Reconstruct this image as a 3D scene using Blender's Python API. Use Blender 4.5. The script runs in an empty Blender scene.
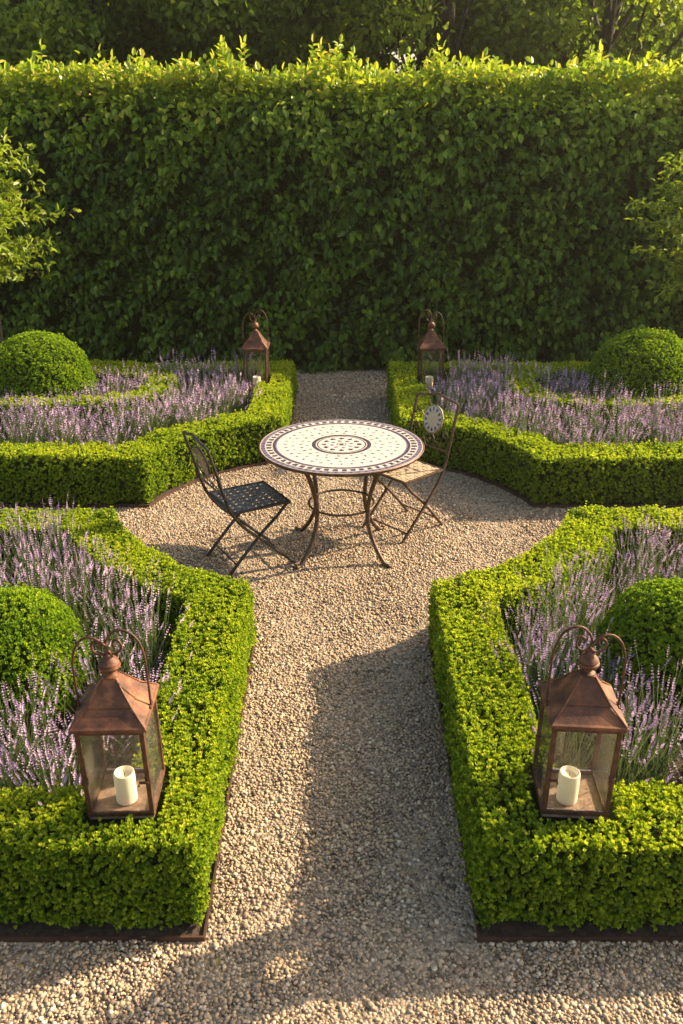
import bpy, math, random
import numpy as np
from mathutils import Vector, Matrix
R = math.radians
random.seed(4); rng = np.random.default_rng(11)
S = bpy.context.scene; COL = S.collection

# ------------------------------------------------------------------ helpers
def tag(o, label=None, cat=None, group=None, kind=None):
    if label: o['label'] = label
    if cat: o['category'] = cat
    if group: o['group'] = group
    if kind: o['kind'] = kind
    return o

def empty(name, loc=(0, 0, 0), rz=0):
    o = bpy.data.objects.new(name, None); COL.objects.link(o)
    o.location = loc; o.rotation_euler = (0, 0, rz); o.empty_display_size = .1
    return o

class MB:
    def __init__(s): s.v = []; s.f = []; s.c = []
    def box(s, x0, x1, y0, y1, z0, z1):
        b = len(s.v)
        s.v += [(x0,y0,z0),(x1,y0,z0),(x1,y1,z0),(x0,y1,z0),(x0,y0,z1),(x1,y0,z1),(x1,y1,z1),(x0,y1,z1)]
        s.f += [tuple(b+i for i in q) for q in ((0,3,2,1),(4,5,6,7),(0,1,5,4),(1,2,6,5),(2,3,7,6),(3,0,4,7))]
        return s
    def tube(s, pts, r, seg=8, close=False):
        pts = [Vector(p) for p in pts]; n = len(pts)
        rs = r if isinstance(r, (list, tuple)) else [r]*n
        T = []
        for i in range(n):
            a = pts[(i-1) % n] if (close or i > 0) else pts[i]
            c = pts[(i+1) % n] if (close or i < n-1) else pts[i]
            T.append((c-a).normalized())
        u = T[0].orthogonal().normalized(); b = len(s.v)
        for i in range(n):
            u = (u - T[i]*u.dot(T[i])).normalized(); w = T[i].cross(u)
            for k in range(seg):
                a = 2*math.pi*k/seg
                s.v.append(tuple(pts[i] + (u*math.cos(a)+w*math.sin(a))*rs[i]))
        for i in range(n if close else n-1):
            j = (i+1) % n
            for k in range(seg):
                l = (k+1) % seg
                s.f.append((b+i*seg+k, b+i*seg+l, b+j*seg+l, b+j*seg+k))
        if not close:
            s.f.append(tuple(b+k for k in reversed(range(seg))))
            s.f.append(tuple(b+(n-1)*seg+k for k in range(seg)))
        return s
    def lathe(s, prof, seg=24, c=(0, 0)):
        b = len(s.v); n = len(prof)
        for r, z in prof:
            for k in range(seg):
                a = 2*math.pi*k/seg; s.v.append((c[0]+r*math.cos(a), c[1]+r*math.sin(a), z))
        for i in range(n-1):
            for k in range(seg):
                l = (k+1) % seg
                s.f.append((b+i*seg+k, b+i*seg+l, b+(i+1)*seg+l, b+(i+1)*seg+k))
        s.f.append(tuple(b+k for k in reversed(range(seg))))
        s.f.append(tuple(b+(n-1)*seg+k for k in range(seg)))
        return s
    def xform(s, m): s.v = [tuple(m @ Vector(v)) for v in s.v]; return s
    def build(s, name, mat, parent=None, smooth=True, bevel=0):
        me = bpy.data.meshes.new(name); me.from_pydata(s.v, [], s.f); me.update()
        me.materials.append(mat)
        if s.c:
            at = me.attributes.new('col', 'FLOAT_COLOR', 'FACE')
            at.data.foreach_set('color', np.array(s.c, dtype=np.float32).ravel())
        o = bpy.data.objects.new(name, me); COL.objects.link(o); o.parent = parent
        if smooth:
            me.polygons.foreach_set('use_smooth', [True]*len(s.f)); me.set_sharp_from_angle(angle=R(38))
        if bevel:
            m = o.modifiers.new('bevel', 'BEVEL'); m.width = bevel; m.segments = 2; m.limit_method = 'ANGLE'
        return o

def spline(pts, n=6, close=False):
    P = [Vector(p) for p in pts]; out = []; N = len(P)
    for i in range(N if close else N-1):
        if close: a, b, c, d = P[i-1], P[i], P[(i+1) % N], P[(i+2) % N]
        else: a, b, c, d = P[max(i-1, 0)], P[i], P[i+1], P[min(i+2, N-1)]
        for k in range(n):
            t = k/n
            out.append(.5*((2*b)+(c-a)*t+(2*a-5*b+4*c-d)*t*t+(3*b-a-3*c+d)*t**3))
    if not close: out.append(P[-1])
    return out

def npmesh(name, V, polys, mat, parent=None, attr=None, smooth=False):
    """V (n,3); polys list of (m,k) index arrays; attr per-vertex float"""
    me = bpy.data.meshes.new(name)
    V = np.ascontiguousarray(V, dtype=np.float32)
    me.vertices.add(len(V)); me.vertices.foreach_set('co', V.ravel())
    loops = np.concatenate([p.ravel() for p in polys]).astype(np.int32)
    tot = np.concatenate([np.full(len(p), p.shape[1]) for p in polys])
    start = np.concatenate([[0], np.cumsum(tot)[:-1]]).astype(np.int32)
    me.loops.add(len(loops)); me.loops.foreach_set('vertex_index', loops)
    me.polygons.add(len(tot)); me.polygons.foreach_set('loop_start', start)
    me.polygons.foreach_set('use_smooth', np.full(len(tot), smooth))
    if attr is not None:
        at = me.attributes.new('t', 'FLOAT', 'POINT'); at.data.foreach_set('value', np.ascontiguousarray(attr, dtype=np.float32))
    me.update(calc_edges=True)
    for m in (mat if isinstance(mat, list) else [mat]): me.materials.append(m)
    o = bpy.data.objects.new(name, me); COL.objects.link(o); o.parent = parent
    return o

def nrm(a): return a/np.maximum(np.linalg.norm(a, axis=1, keepdims=True), 1e-9)
def rndv(n): return nrm(rng.normal(size=(n, 3)))

def leafmesh(P, D, N, L, W, fold=.25, droop=0.0):
    """ovate leaves folded along the midrib: base P, direction D, face normal N -> V, quads"""
    n = len(P); D = nrm(D); X = nrm(np.cross(D, N)); N = np.cross(X, D)
    L = np.broadcast_to(L, (n,))[:, None]; W = np.broadcast_to(W, (n,))[:, None]
    up = N*fold*W
    v = np.empty((n, 6, 3))
    v[:, 0] = P
    v[:, 1] = P + D*L*.33 + X*W*.5 + up*.8
    v[:, 2] = P + D*L*.74 + X*W*.40 + up*.6 - N*L*droop*.5
    v[:, 3] = P + D*L - N*L*droop
    v[:, 4] = P + D*L*.74 - X*W*.40 + up*.6 - N*L*droop*.5
    v[:, 5] = P + D*L*.33 - X*W*.5 + up*.8
    i = np.arange(n)[:, None]*6
    f = np.concatenate([i+np.array([[0, 1, 2, 3]]), i+np.array([[0, 3, 4, 5]])])
    return v.reshape(-1, 3), f

class Acc:
    """collects numpy pieces"""
    def __init__(s): s.V = []; s.F = {}; s.A = []; s.n = 0
    def add(s, v, f, a):
        s.V.append(v); s.A.append(np.broadcast_to(a, (len(v),)) if np.ndim(a) == 0 else a)
        s.F.setdefault(f.shape[1], []).append(f+s.n); s.n += len(v)
    def build(s, name, mat, parent=None, smooth=False):
        return npmesh(name, np.concatenate(s.V), [np.concatenate(x) for x in s.F.values()], mat, parent, np.concatenate(s.A), smooth)

def wob(P, f=1.0, seed=0):
    """smooth pseudo-noise -1..1"""
    r = np.random.default_rng(seed+77); out = 0; tot = 0
    for k in range(7):
        w = r.normal(size=3)*f*(1+.35*k); a = 1/(1+.25*k)
        out = out + a*np.sin(P @ w + r.uniform(0, 6.28)); tot += a
    return out/tot*1.6

# ------------------------------------------------------------------ materials
def newmat(name):
    m = bpy.data.materials.new(name); m.use_nodes = True
    nt = m.node_tree; b = nt.nodes['Principled BSDF']; return m, nt, b
def N_(nt, t, **kw):
    n = nt.nodes.new(t)
    for k, v in kw.items(): setattr(n, k, v)
    return n
def ramp(nt, stops):
    r = nt.nodes.new('ShaderNodeValToRGB'); e = r.color_ramp.elements
    while len(e) < len(stops): e.new(.5)
    for x, (p, c) in zip(e, stops): x.position = p; x.color = (*c, 1)
    return r

def leaf_mat(name, stops, trans=.35, rough=.45, tcol=(1.2, 1.2, .45), spec=.35):
    m, nt, b = newmat(name); L = nt.links
    at = N_(nt, 'ShaderNodeAttribute', attribute_name='t')
    r = ramp(nt, stops); L.new(at.outputs['Fac'], r.inputs[0])
    L.new(r.outputs[0], b.inputs['Base Color']); b.inputs['Roughness'].default_value = rough
    b.inputs['Specular IOR Level'].default_value = spec
    mul = N_(nt, 'ShaderNodeMix', data_type='RGBA', blend_type='MULTIPLY'); mul.inputs[0].default_value = 1
    L.new(r.outputs[0], mul.inputs[6]); mul.inputs[7].default_value = (*tcol, 1)
    tr = N_(nt, 'ShaderNodeBsdfTranslucent'); L.new(mul.outputs[2], tr.inputs[0])
    mx = N_(nt, 'ShaderNodeMixShader'); mx.inputs[0].default_value = trans
    L.new(b.outputs[0], mx.inputs[1]); L.new(tr.outputs[0], mx.inputs[2])
    L.new(mx.outputs[0], nt.nodes['Material Output'].inputs[0])
    return m

def noisy(name, c1, c2, scale=20, rough=.7, metal=0, bump=.3, bscale=None, stops=None, c3=None, spec=.5):
    m, nt, b = newmat(name); L = nt.links
    tc = N_(nt, 'ShaderNodeTexCoord'); n = N_(nt, 'ShaderNodeTexNoise'); n.inputs['Scale'].default_value = scale
    n.inputs['Detail'].default_value = 8; n.inputs['Roughness'].default_value = .65
    oi = N_(nt, 'ShaderNodeObjectInfo'); ad = N_(nt, 'ShaderNodeVectorMath', operation='MULTIPLY_ADD'); L.new(oi.outputs['Random'], ad.inputs[0])
    ad.inputs[1].default_value = (7, 5, 9); L.new(tc.outputs['Object'], ad.inputs[2]); L.new(ad.outputs[0], n.inputs['Vector'])
    st = [(.36, c1), (.62, c2)] if c3 is None else [(.34, c1), (.5, c2), (.66, c3)]
    r = ramp(nt, st); L.new(n.outputs[0], r.inputs[0]); L.new(r.outputs[0], b.inputs['Base Color'])
    b.inputs['Roughness'].default_value = rough; b.inputs['Metallic'].default_value = metal
    b.inputs['Specular IOR Level'].default_value = spec
    n2 = N_(nt, 'ShaderNodeTexNoise'); n2.inputs['Scale'].default_value = bscale or scale*4; n2.inputs['Detail'].default_value = 6
    L.new(tc.outputs['Object'], n2.inputs['Vector'])
    bp = N_(nt, 'ShaderNodeBump'); bp.inputs['Strength'].default_value = bump; bp.inputs['Distance'].default_value = .004
    L.new(n2.outputs[0], bp.inputs['Height']); L.new(bp.outputs[0], b.inputs['Normal'])
    return m

M = {}
M['box'] = leaf_mat('box_leaf', [(0, (.09, .17, .014)), (.4, (.22, .33, .022)), (.75, (.42, .49, .03)), (1, (.58, .60, .05))], .46, .6, spec=.2)
M['ball'] = leaf_mat('ball_leaf', [(0, (.065, .14, .012)), (.5, (.17, .29, .018)), (.85, (.32, .43, .025)), (1, (.45, .54, .04))], .42, .6, spec=.2)
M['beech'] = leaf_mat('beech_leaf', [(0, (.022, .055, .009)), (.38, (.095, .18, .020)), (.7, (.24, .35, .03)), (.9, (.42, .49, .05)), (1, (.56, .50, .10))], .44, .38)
M['tree'] = leaf_mat('woodland_leaf', [(0, (.06, .10, .016)), (.6, (.17, .25, .03)), (1, (.40, .45, .05))], .55, .55)
M['young'] = leaf_mat('young_leaf', [(0, (.09, .15, .015)), (.5, (.19, .27, .02)), (1, (.36, .42, .05))], .45, .4)
M['lavleaf'] = leaf_mat('lavender_leaf', [(0, (.09, .14, .05)), (.5, (.18, .24, .10)), (1, (.33, .38, .20))], .3, .6, (1.1, 1.1, .7))
M['lavender'] = leaf_mat('lavender_flower', [(0, (.23, .16, .31)), (.35, (.44, .32, .49)), (.7, (.62, .48, .63)), (1, (.76, .62, .70))], .3, .7, (1.15, .95, 1.0), .2)
M['core'] = noisy('hedge_core', (.010, .016, .004), (.04, .055, .010), 45, 1, bump=1, spec=.05)  # dark colour paints the shade in the gaps between leaves
M['stem'] = noisy('twig', (.05, .035, .02), (.10, .07, .04), 30, .9)
M['bark'] = noisy('bark', (.025, .018, .012), (.07, .05, .035), 14, .9, bump=.8)
M['soil'] = noisy('soil', (.022, .014, .009), (.075, .048, .03), 40, .95, bump=1, bscale=90)
M['rust'] = noisy('rusted_copper', (.050, .020, .011), (.115, .044, .021), 14, .6, .25, .35, 160, c3=(.25, .10, .042))
M['darkrust'] = noisy('dark_rusted_iron', (.042, .019, .011), (.12, .050, .025), 30, .6, .35, .4, 200)
M['edge'] = noisy('corten_edging', (.03, .015, .01), (.085, .036, .02), 9, .75, .2, .3, 120)
M['iron'] = noisy('brown_iron', (.040, .026, .017), (.115, .070, .042), 40, .5, .5, .25, 200)
M['blackiron'] = noisy('black_iron', (.022, .02, .02), (.06, .052, .048), 40, .38, .5, .25, 200)
M['paleiron'] = noisy('weathered_pale_iron', (.16, .12, .08), (.32, .25, .17), 40, .55, .3, .25, 200)
M['wax'], nt, b = newmat('wax')
b.inputs['Base Color'].default_value = (.90, .82, .66, 1); b.inputs['Roughness'].default_value = .5
b.inputs['Subsurface Weight'].default_value = .5; b.inputs['Subsurface Radius'].default_value = (.02, .012, .006)
M['wick'] = noisy('wick', (.02, .018, .015), (.05, .04, .03), 60, .9)
M['floor'] = noisy('lantern_floor', (.16, .10, .075), (.30, .21, .16), 25, .8, 0, .5, 90)
# dusty window glass
m, nt, b = newmat('glass'); L = nt.links
tr = N_(nt, 'ShaderNodeBsdfTransparent'); tr.inputs[0].default_value = (.97, .965, .94, 1)
gl = N_(nt, 'ShaderNodeBsdfGlossy'); gl.inputs['Roughness'].default_value = .04
df = N_(nt, 'ShaderNodeBsdfDiffuse'); df.inputs[0].default_value = (.5, .47, .38, 1)
fr = N_(nt, 'ShaderNodeFresnel'); fr.inputs[0].default_value = 1.3
mx = N_(nt, 'ShaderNodeMixShader'); L.new(fr.outputs[0], mx.inputs[0]); L.new(tr.outputs[0], mx.inputs[1]); L.new(gl.outputs[0], mx.inputs[2])
mx2 = N_(nt, 'ShaderNodeMixShader'); tc = N_(nt, 'ShaderNodeTexCoord'); nz = N_(nt, 'ShaderNodeTexNoise'); nz.inputs['Scale'].default_value = 9
L.new(tc.outputs['Object'], nz.inputs[0]); mr = N_(nt, 'ShaderNodeMapRange'); L.new(nz.outputs[0], mr.inputs[0])
mr.inputs[1].default_value = .3; mr.inputs[2].default_value = .75; mr.inputs[3].default_value = .012; mr.inputs[4].default_value = .05
L.new(mr.outputs[0], mx2.inputs[0]); L.new(mx.outputs[0], mx2.inputs[1]); L.new(df.outputs[0], mx2.inputs[2])
L.new(mx2.outputs[0], nt.nodes['Material Output'].inputs[0]); M['glass'] = m
# mosaic tiles, colour per tile
m, nt, b = newmat('mosaic_tile'); at = N_(nt, 'ShaderNodeAttribute', attribute_name='col')
nt.links.new(at.outputs['Color'], b.inputs['Base Color']); b.inputs['Roughness'].default_value = .42; M['tile'] = m
M['grout'] = noisy('grout', (.30, .26, .21), (.42, .37, .30), 60, .85)
M['copper_rim'] = noisy('table_rim', (.055, .03, .024), (.13, .07, .05), 30, .45, .5, .2, 200)
# pebbles
m, nt, b = newmat('pebble'); L = nt.links
at = N_(nt, 'ShaderNodeAttribute', attribute_name='t')
r = ramp(nt, [(0, (.09, .065, .045)), (.14, (.23, .16, .10)), (.26, (.24, .20, .165)), (.38, (.37, .262, .155)), (.5, (.39, .31, .22)), (.62, (.48, .34, .20)), (.74, (.39, .295, .195)), (.86, (.53, .41, .275)), (1, (.68, .60, .47))])
L.new(at.outputs['Fac'], r.inputs[0]); tc = N_(nt, 'ShaderNodeTexCoord'); nz = N_(nt, 'ShaderNodeTexNoise'); nz.inputs['Scale'].default_value = 160
L.new(tc.outputs['Object'], nz.inputs[0]); mm = N_(nt, 'ShaderNodeMix', data_type='RGBA', blend_type='OVERLAY'); mm.inputs[0].default_value = .45
L.new(r.outputs[0], mm.inputs[6]); L.new(nz.outputs[0], mm.inputs[7]); L.new(mm.outputs[2], b.inputs['Base Color'])
b.inputs['Roughness'].default_value = .75; M['pebble'] = m
# ground sheet under the pebbles
m, nt, b = newmat('gravel_ground'); L = nt.links
tc = N_(nt, 'ShaderNodeTexCoord'); vo = N_(nt, 'ShaderNodeTexVoronoi'); vo.inputs['Scale'].default_value = 75
L.new(tc.outputs['Object'], vo.inputs['Vector'])
sp = N_(nt, 'ShaderNodeSeparateColor'); L.new(vo.outputs['Color'], sp.inputs[0])
r = ramp(nt, [(0, (.08, .06, .04)), (.5, (.25, .19, .125)), (1, (.42, .33, .23))]); L.new(sp.outputs[0], r.inputs[0])
L.new(r.outputs[0], b.inputs['Base Color']); b.inputs['Roughness'].default_value = .9
bp = N_(nt, 'ShaderNodeBump'); bp.invert = True; bp.inputs['Distance'].default_value = .008; bp.inputs['Strength'].default_value = 1
L.new(vo.outputs['Distance'], bp.inputs['Height']); L.new(bp.outputs[0], b.inputs['Normal']); M['ground'] = m
M['grass'] = noisy('rough_grass', (.02, .045, .01), (.06, .10, .02), 3, .95, bump=1, bscale=30)

# ------------------------------------------------------------------ layout (metres; camera stands at x=0,y=0)
CY = 5.5; RC = 1.48; PW = .47; HC = .44       # circle centre, radius, half widths of the two paths
def bed_outline(y_front, y_back, xo):
    """near right bed, outer edging outline, counter-clockwise"""
    a0 = math.asin(PW/RC); a1 = math.acos(HC/RC)
    P = [(PW, y_front), (xo, y_front), (xo, CY-HC)]
    for k in range(11):
        a = a1+(a0-a1)*k/10; P.append((RC*math.sin(a), CY-RC*math.cos(a)))
    return P      # closes down the path side
def offset(P, d):
    out = []; n = len(P)
    for i in range(n):
        a = Vector(P[i-1]); b = Vector(P[i]); c = Vector(P[(i+1) % n])
        e1 = (b-a).normalized(); e2 = (c-b).normalized()
        n1 = Vector((-e1.y, e1.x)); n2 = Vector((-e2.y, e2.x)); m = (n1+n2); m /= max(m.dot(n1), .4)
        out.append(tuple(b+m*d))
    return out
def mirror(P, sx, sy):
    return [(x*sx, CY+(y-CY)*sy) for x, y in P]
def inside(P, pts):
    x, y = pts[:, 0], pts[:, 1]; r = np.zeros(len(pts), bool); n = len(P)
    for i in range(n):
        x0, y0 = P[i]; x1, y1 = P[(i+1) % n]
        if y0 == y1: continue
        c = ((y0 > y) != (y1 > y)) & (x < (x1-x0)*(y-y0)/(y1-y0)+x0); r ^= c
    return r

BEDS = {}
for name, sx, sy, yf, xo in (('front left', -1, 1, 2.18, 3.1), ('front right', 1, 1, 2.18, 3.1),
                            ('back left', -1, -1, 2.2, 4.5), ('back right', 1, -1, 2.2, 4.5)):
    E = bed_outline(yf, 0, xo)
    O = offset(E, .012); O = [(x, max(y, yf+.038)) for x, y in O]
    I = offset(O, .30)
    BEDS[name] = dict(E=mirror(E, sx, sy), O=mirror(O, sx, sy), I=mirror(I, sx, sy), sx=sx, sy=sy)

# ---- ground
g = MB(); g.v = [(-400, -400, 0), (400, -400, 0), (400, 400, 0), (-400, 400, 0)]; g.f = [(0, 1, 2, 3)]
tag(g.build('ground', M['grass'], smooth=False), 'rough ground reaching away under the trees', kind='structure')
g = MB(); g.v = [(-7, -3, .004), (7, -3, .004), (7, 10.6, .004), (-7, 10.6, .004)]; g.f = [(0, 1, 2, 3)]
tag(g.build('gravel_path', M['ground'], smooth=False), 'beige gravel path bed', kind='structure')

# ---- pebbles: real stones where the photo resolves them
ICO_V = []; t = (1+5**.5)/2
for a in ((-1, t, 0), (1, t, 0), (-1, -t, 0), (1, -t, 0), (0, -1, t), (0, 1, t), (0, -1, -t), (0, 1, -t), (t, 0, -1), (t, 0, 1), (-t, 0, -1), (-t, 0, 1)): ICO_V.append(a)
ICO_V = np.array(ICO_V)/math.sqrt(1+t*t)
ICO_F = np.array([(0,11,5),(0,5,1),(0,1,7),(0,7,10),(0,10,11),(1,5,9),(5,11,4),(11,10,2),(10,7,6),(7,1,8),(3,9,4),(3,4,2),(3,2,6),(3,6,8),(3,8,9),(4,9,5),(2,4,11),(6,2,10),(8,6,7),(9,8,1)])
def pebbles(x0, x1, y0, y1, sp, s0, s1):
    nx = int((x1-x0)/sp); ny = int((y1-y0)/sp)
    X, Y = np.meshgrid(np.arange(nx)*sp+x0, np.arange(ny)*sp+y0)
    P = np.stack([X.ravel(), Y.ravel()], 1)+rng.uniform(-.55, .55, (nx*ny, 2))*sp
    keep = np.ones(len(P), bool)
    for b in BEDS.values(): keep &= ~inside(b['E'], P)
    P = P[keep]; n = len(P)
    sc = np.stack([rng.uniform(.8, 1.3, n), rng.uniform(.65, 1.0, n), rng.uniform(.4, .7, n)], 1)*(rng.uniform(s0, s1, n)*rng.choice([.6, .8, 1, 1, 1.2, 1.5], n))[:, None]
    v = ICO_V[None]*(1+rng.uniform(-.16, .16, (n, 12, 1)))*sc[:, None]
    th = rng.uniform(-.5, .5, n); c, s = np.cos(th)[:, None], np.sin(th)[:, None]
    v = np.stack([v[..., 0]*c-v[..., 2]*s, v[..., 1], v[..., 0]*s+v[..., 2]*c], 2)
    th = rng.uniform(0, 6.28, n); c, s = np.cos(th)[:, None], np.sin(th)[:, None]
    v = np.stack([v[..., 0]*c-v[..., 1]*s, v[..., 0]*s+v[..., 1]*c, v[..., 2]], 2)
    z = .004+sc[:, 2]*rng.uniform(.25, .95, n)+.0035*wob(np.c_[P, P[:, :1]*0], 9, 3)+.003*wob(np.c_[P, P[:, :1]*0], 2.5, 6)
    v += np.c_[P, z][:, None]
    f = (ICO_F[None]+(np.arange(n)*12)[:, None, None]).reshape(-1, 3)
    a = np.clip(rng.beta(1.5, 1.7, n)+.06*wob(np.c_[P, P[:, :1]*0], 2.2, 5), 0, 1)
    return v.reshape(-1, 3), f, np.repeat(a, 12)
A = Acc()
for args in ((-1.5, 1.5, 1.72, 2.24, .0110, .0048, .0083), (-.5, .5, 2.24, 4.0, .0110, .0048, .0083), (-2.6, 2.6, 4.0, 7.0, .0130, .0052, .0084), (-.5, .5, 7.0, 9.9, .02, .008, .012)):
    A.add(*pebbles(*args))
tag(A.build('gravel', M['pebble'], smooth=True), 'loose beige and grey pea gravel covering the paths and table circle', 'gravel', kind='stuff')

# ------------------------------------------------------------------ box hedges
def rosettes(P, N, k, L, young, A, spread=.9):  # young: leaf tone, set paler on tops than on sides
    """clusters of k small round leaves pointing out of the hedge"""
    n = len(P); N = nrm(N+rng.normal(size=(n, 3))*.32+np.array([0, 0, .18]))
    T = nrm(np.cross(N, rndv(n))); B = np.cross(N, T)
    ph = rng.uniform(0, 6.28, n); rt = rng.normal(size=n)*.15
    for j in range(k):
        a = ph+2*math.pi*j/k*1.0+rng.normal(size=n)*.25
        tilt = rng.uniform(.35, 1.0, n)*spread if j % 2 else rng.uniform(.1, .6, n)*spread
        side = T*np.cos(a)[:, None]+B*np.sin(a)[:, None]
        D = N*np.cos(tilt)[:, None]+side*np.sin(tilt)[:, None]
        F = N*np.sin(tilt)[:, None]-side*np.cos(tilt)[:, None]
        l = L*rng.uniform(.75, 1.25, n)
        v, f = leafmesh(P+side*L*.08, D, F, l, l*.62, .18, .12)
        t = np.clip(young+rt+rng.normal(size=n)*.13, 0, 1)
        A.add(v, f, np.repeat(t, 6))

def hedge(root, O, I, z1, dens, L, k, core_in=.035, dfun=None):
    n = len(O); A = Acc()
    # inner core for twigs, its dark colour stands in for shade between leaves
    Oi = offset(O, core_in) if poly_ccw(O) else offset(O, -core_in)
    Ii = offset(I, -core_in) if poly_ccw(I) else offset(I, core_in)
    c = MB(); zt = z1-core_in
    for i in range(n):
        a, b = Oi[i], Oi[(i+1) % n]; p, q = Ii[i], Ii[(i+1) % n]
        s = len(c.v)
        c.v += [(*a, .02), (*b, .02), (*b, zt), (*a, zt), (*p, .02), (*q, .02), (*q, zt), (*p, zt)]
        c.f += [(s, s+1, s+2, s+3), (s+5, s+4, s+7, s+6), (s+3, s+2, s+6, s+7)]
    c.build('stems', M['core'], root, smooth=False)
    cx = sum(p[0] for p in O)/n; cy = sum(p[1] for p in O)/n
    PP = []; NN = []; YY = []
    def quad(a, b, c_, d, nm, y):
        a, b, c_, d = map(np.array, (a, b, c_, d))
        area = .5*np.linalg.norm(np.cross(c_-a, d-b)); m = rng.poisson(area*dens)
        if m == 0: return
        u = rng.uniform(size=(m, 1)); v = rng.uniform(size=(m, 1))
        P = (a*(1-u)+b*u)*(1-v)+(d*(1-u)+c_*u)*v
        PP.append(P); NN.append(np.broadcast_to(np.array(nm, float), (m, 3))); YY.append(np.full(m, y))
    for i in range(n):
        a, b = O[i], O[(i+1) % n]; p, q = I[i], I[(i+1) % n]
        def nout(a, b, sgn):
            e = np.array([b[0]-a[0], b[1]-a[1]]); e = e/max(np.linalg.norm(e), 1e-6); return np.array([e[1], -e[0], 0])*sgn
        w = 1 if poly_ccw(O) else -1
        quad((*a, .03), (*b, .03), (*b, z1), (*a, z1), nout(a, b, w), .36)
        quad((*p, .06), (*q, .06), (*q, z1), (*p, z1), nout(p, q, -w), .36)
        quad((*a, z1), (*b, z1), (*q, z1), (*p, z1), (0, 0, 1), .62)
    P = np.concatenate(PP); Nn = np.concatenate(NN).copy(); Y = np.concatenate(YY)
    if dfun is not None:
        kp = rng.uniform(size=len(P)) < dfun(P); P, Nn, Y = P[kp], Nn[kp], Y[kp]
    side = Nn[:, 2] < .5
    foot = np.zeros(len(P), bool)
    for lx, ly, lz in LANT.values(): foot |= (np.abs(P[:, 0]-lx) < .135) & (np.abs(P[:, 1]-ly) < .135) & (P[:, 2] > z1-.05)
    P, Nn, Y, side = P[~foot], Nn[~foot], Y[~foot], side[~foot]
    # rounded shoulders, bulge and hand-clipped unevenness
    zt = (P[:, 2]/z1)
    low = np.clip((.10-P[:, 2])/.10, 0, 1)
    off = .016*wob(P, 4, 1)+.010*wob(P, 17, 2)+.007*rng.normal(size=len(P))-(.04+.03*wob(P, 9, 31))*low*side-.02*np.clip(zt-.85, 0, 1)/.15*side
    P = P+Nn*off[:, None]
    P[:, 2] = np.where(side, np.minimum(P[:, 2], z1-.005), P[:, 2])
    Nn[:, 2] += np.where(side, np.clip(zt-.8, 0, .2)*4, 0); Nn = nrm(Nn)
    # a few stray shoots standing proud
    st = rng.uniform(size=len(P)) < .02; P[st] += Nn[st]*rng.uniform(.01, .03, (st.sum(), 1)); 
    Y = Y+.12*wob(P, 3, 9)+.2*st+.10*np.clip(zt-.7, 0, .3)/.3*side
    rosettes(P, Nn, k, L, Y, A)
    # deeper second layer fills the gaps
    m = rng.uniform(size=len(P)) < .75
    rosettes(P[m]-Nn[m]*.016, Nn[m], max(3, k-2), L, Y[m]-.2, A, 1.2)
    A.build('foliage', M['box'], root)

def poly_ccw(P):
    return sum(P[i][0]*P[(i+1) % len(P)][1]-P[(i+1) % len(P)][0]*P[i][1] for i in range(len(P))) > 0

HZ = .385
LANT = {'front left': (-.765, 2.485, .375), 'front right': (.815, 2.485, .375), 'back left': (-.80, 8.1, .29), 'back right': (.84, 8.1, .29)}
lab = {'front left': 'clipped box hedge bordering the front left bed, under the lantern with the sunlit right side',
       'front right': 'clipped box hedge bordering the front right bed, its side to the path in shade',
       'back left': 'clipped box hedge bordering the back left bed, behind the black seated chair',
       'back right': 'clipped box hedge bordering the back right bed, behind the cream seated chair'}
for nm, b in BEDS.items():
    sx = b['sx']
    near = b['sy'] > 0
    # soil
    s = MB(); E = b['E'] if poly_ccw(b['E']) else b['E'][::-1]
    s.v = [(x, y, .018) for x, y in E]; s.f = [tuple(range(len(E)))]
    tag(s.build('soil', M['soil'], smooth=False), 'dark soil of the %s bed' % nm, kind='structure')
    # steel edging
    E2 = offset(E, .007); n = len(E); e = MB()
    for i in range(n):
        a, c, p, q = E[i], E[(i+1) % n], E2[i], E2[(i+1) % n]; k = len(e.v); z = .028
        e.v += [(*a, -.02), (*c, -.02), (*c, z), (*a, z), (*p, -.02), (*q, -.02), (*q, z), (*p, z)]
        e.f += [(k, k+1, k+2, k+3), (k+5, k+4, k+7, k+6), (k+3, k+2, k+6, k+7)]
    tag(e.build('bed_edging', M['edge'], smooth=False), 'thin rusty steel edging strip around the %s bed' % nm, 'edging', 'steel edging of the four beds')
    root = empty('box_hedge', (0, 0, 0)); tag(root, lab[nm], 'hedge', 'low box hedges around the four beds')
    if near:
        hedge(root, b['O'], b['I'], HZ, 6000, .0128, 7, dfun=lambda P: np.where(np.abs(P[:, 0]) > .42*P[:, 1]+.75, .35, 1.0))
    else:
        hedge(root, b['O'], b['I'], HZ, 3700, .0150, 6, dfun=lambda P: np.where(np.abs(P[:, 0]) > 3.6, .4, 1.0))

# ring hedges round the balls of the back beds
for sx, sd in ((-1, 'left'), (1, 'right')):
    O = []; I = []
    for k in range(20):
        a = 2*math.pi*k/20
        ex = lambda v: math.copysign(abs(v)**.7, v)
        O.append((sx*(2.72+1.22*ex(math.cos(a))), 7.78+.66*ex(math.sin(a))))
        I.append((sx*(2.72+.97*ex(math.cos(a))), 7.78+.43*ex(math.sin(a))))
    if not poly_ccw(O): O = O[::-1]; I = I[::-1]
    root = empty('box_hedge', (0, 0, 0)); tag(root, 'low inner box hedge looping around the round ball in the back %s bed' % sd, 'hedge', 'inner loop hedges of the back beds')
    BEDS['back '+sd]['ring'] = (O, I)
    hedge(root, O, I, .43, 2300, .018, 6)

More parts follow.
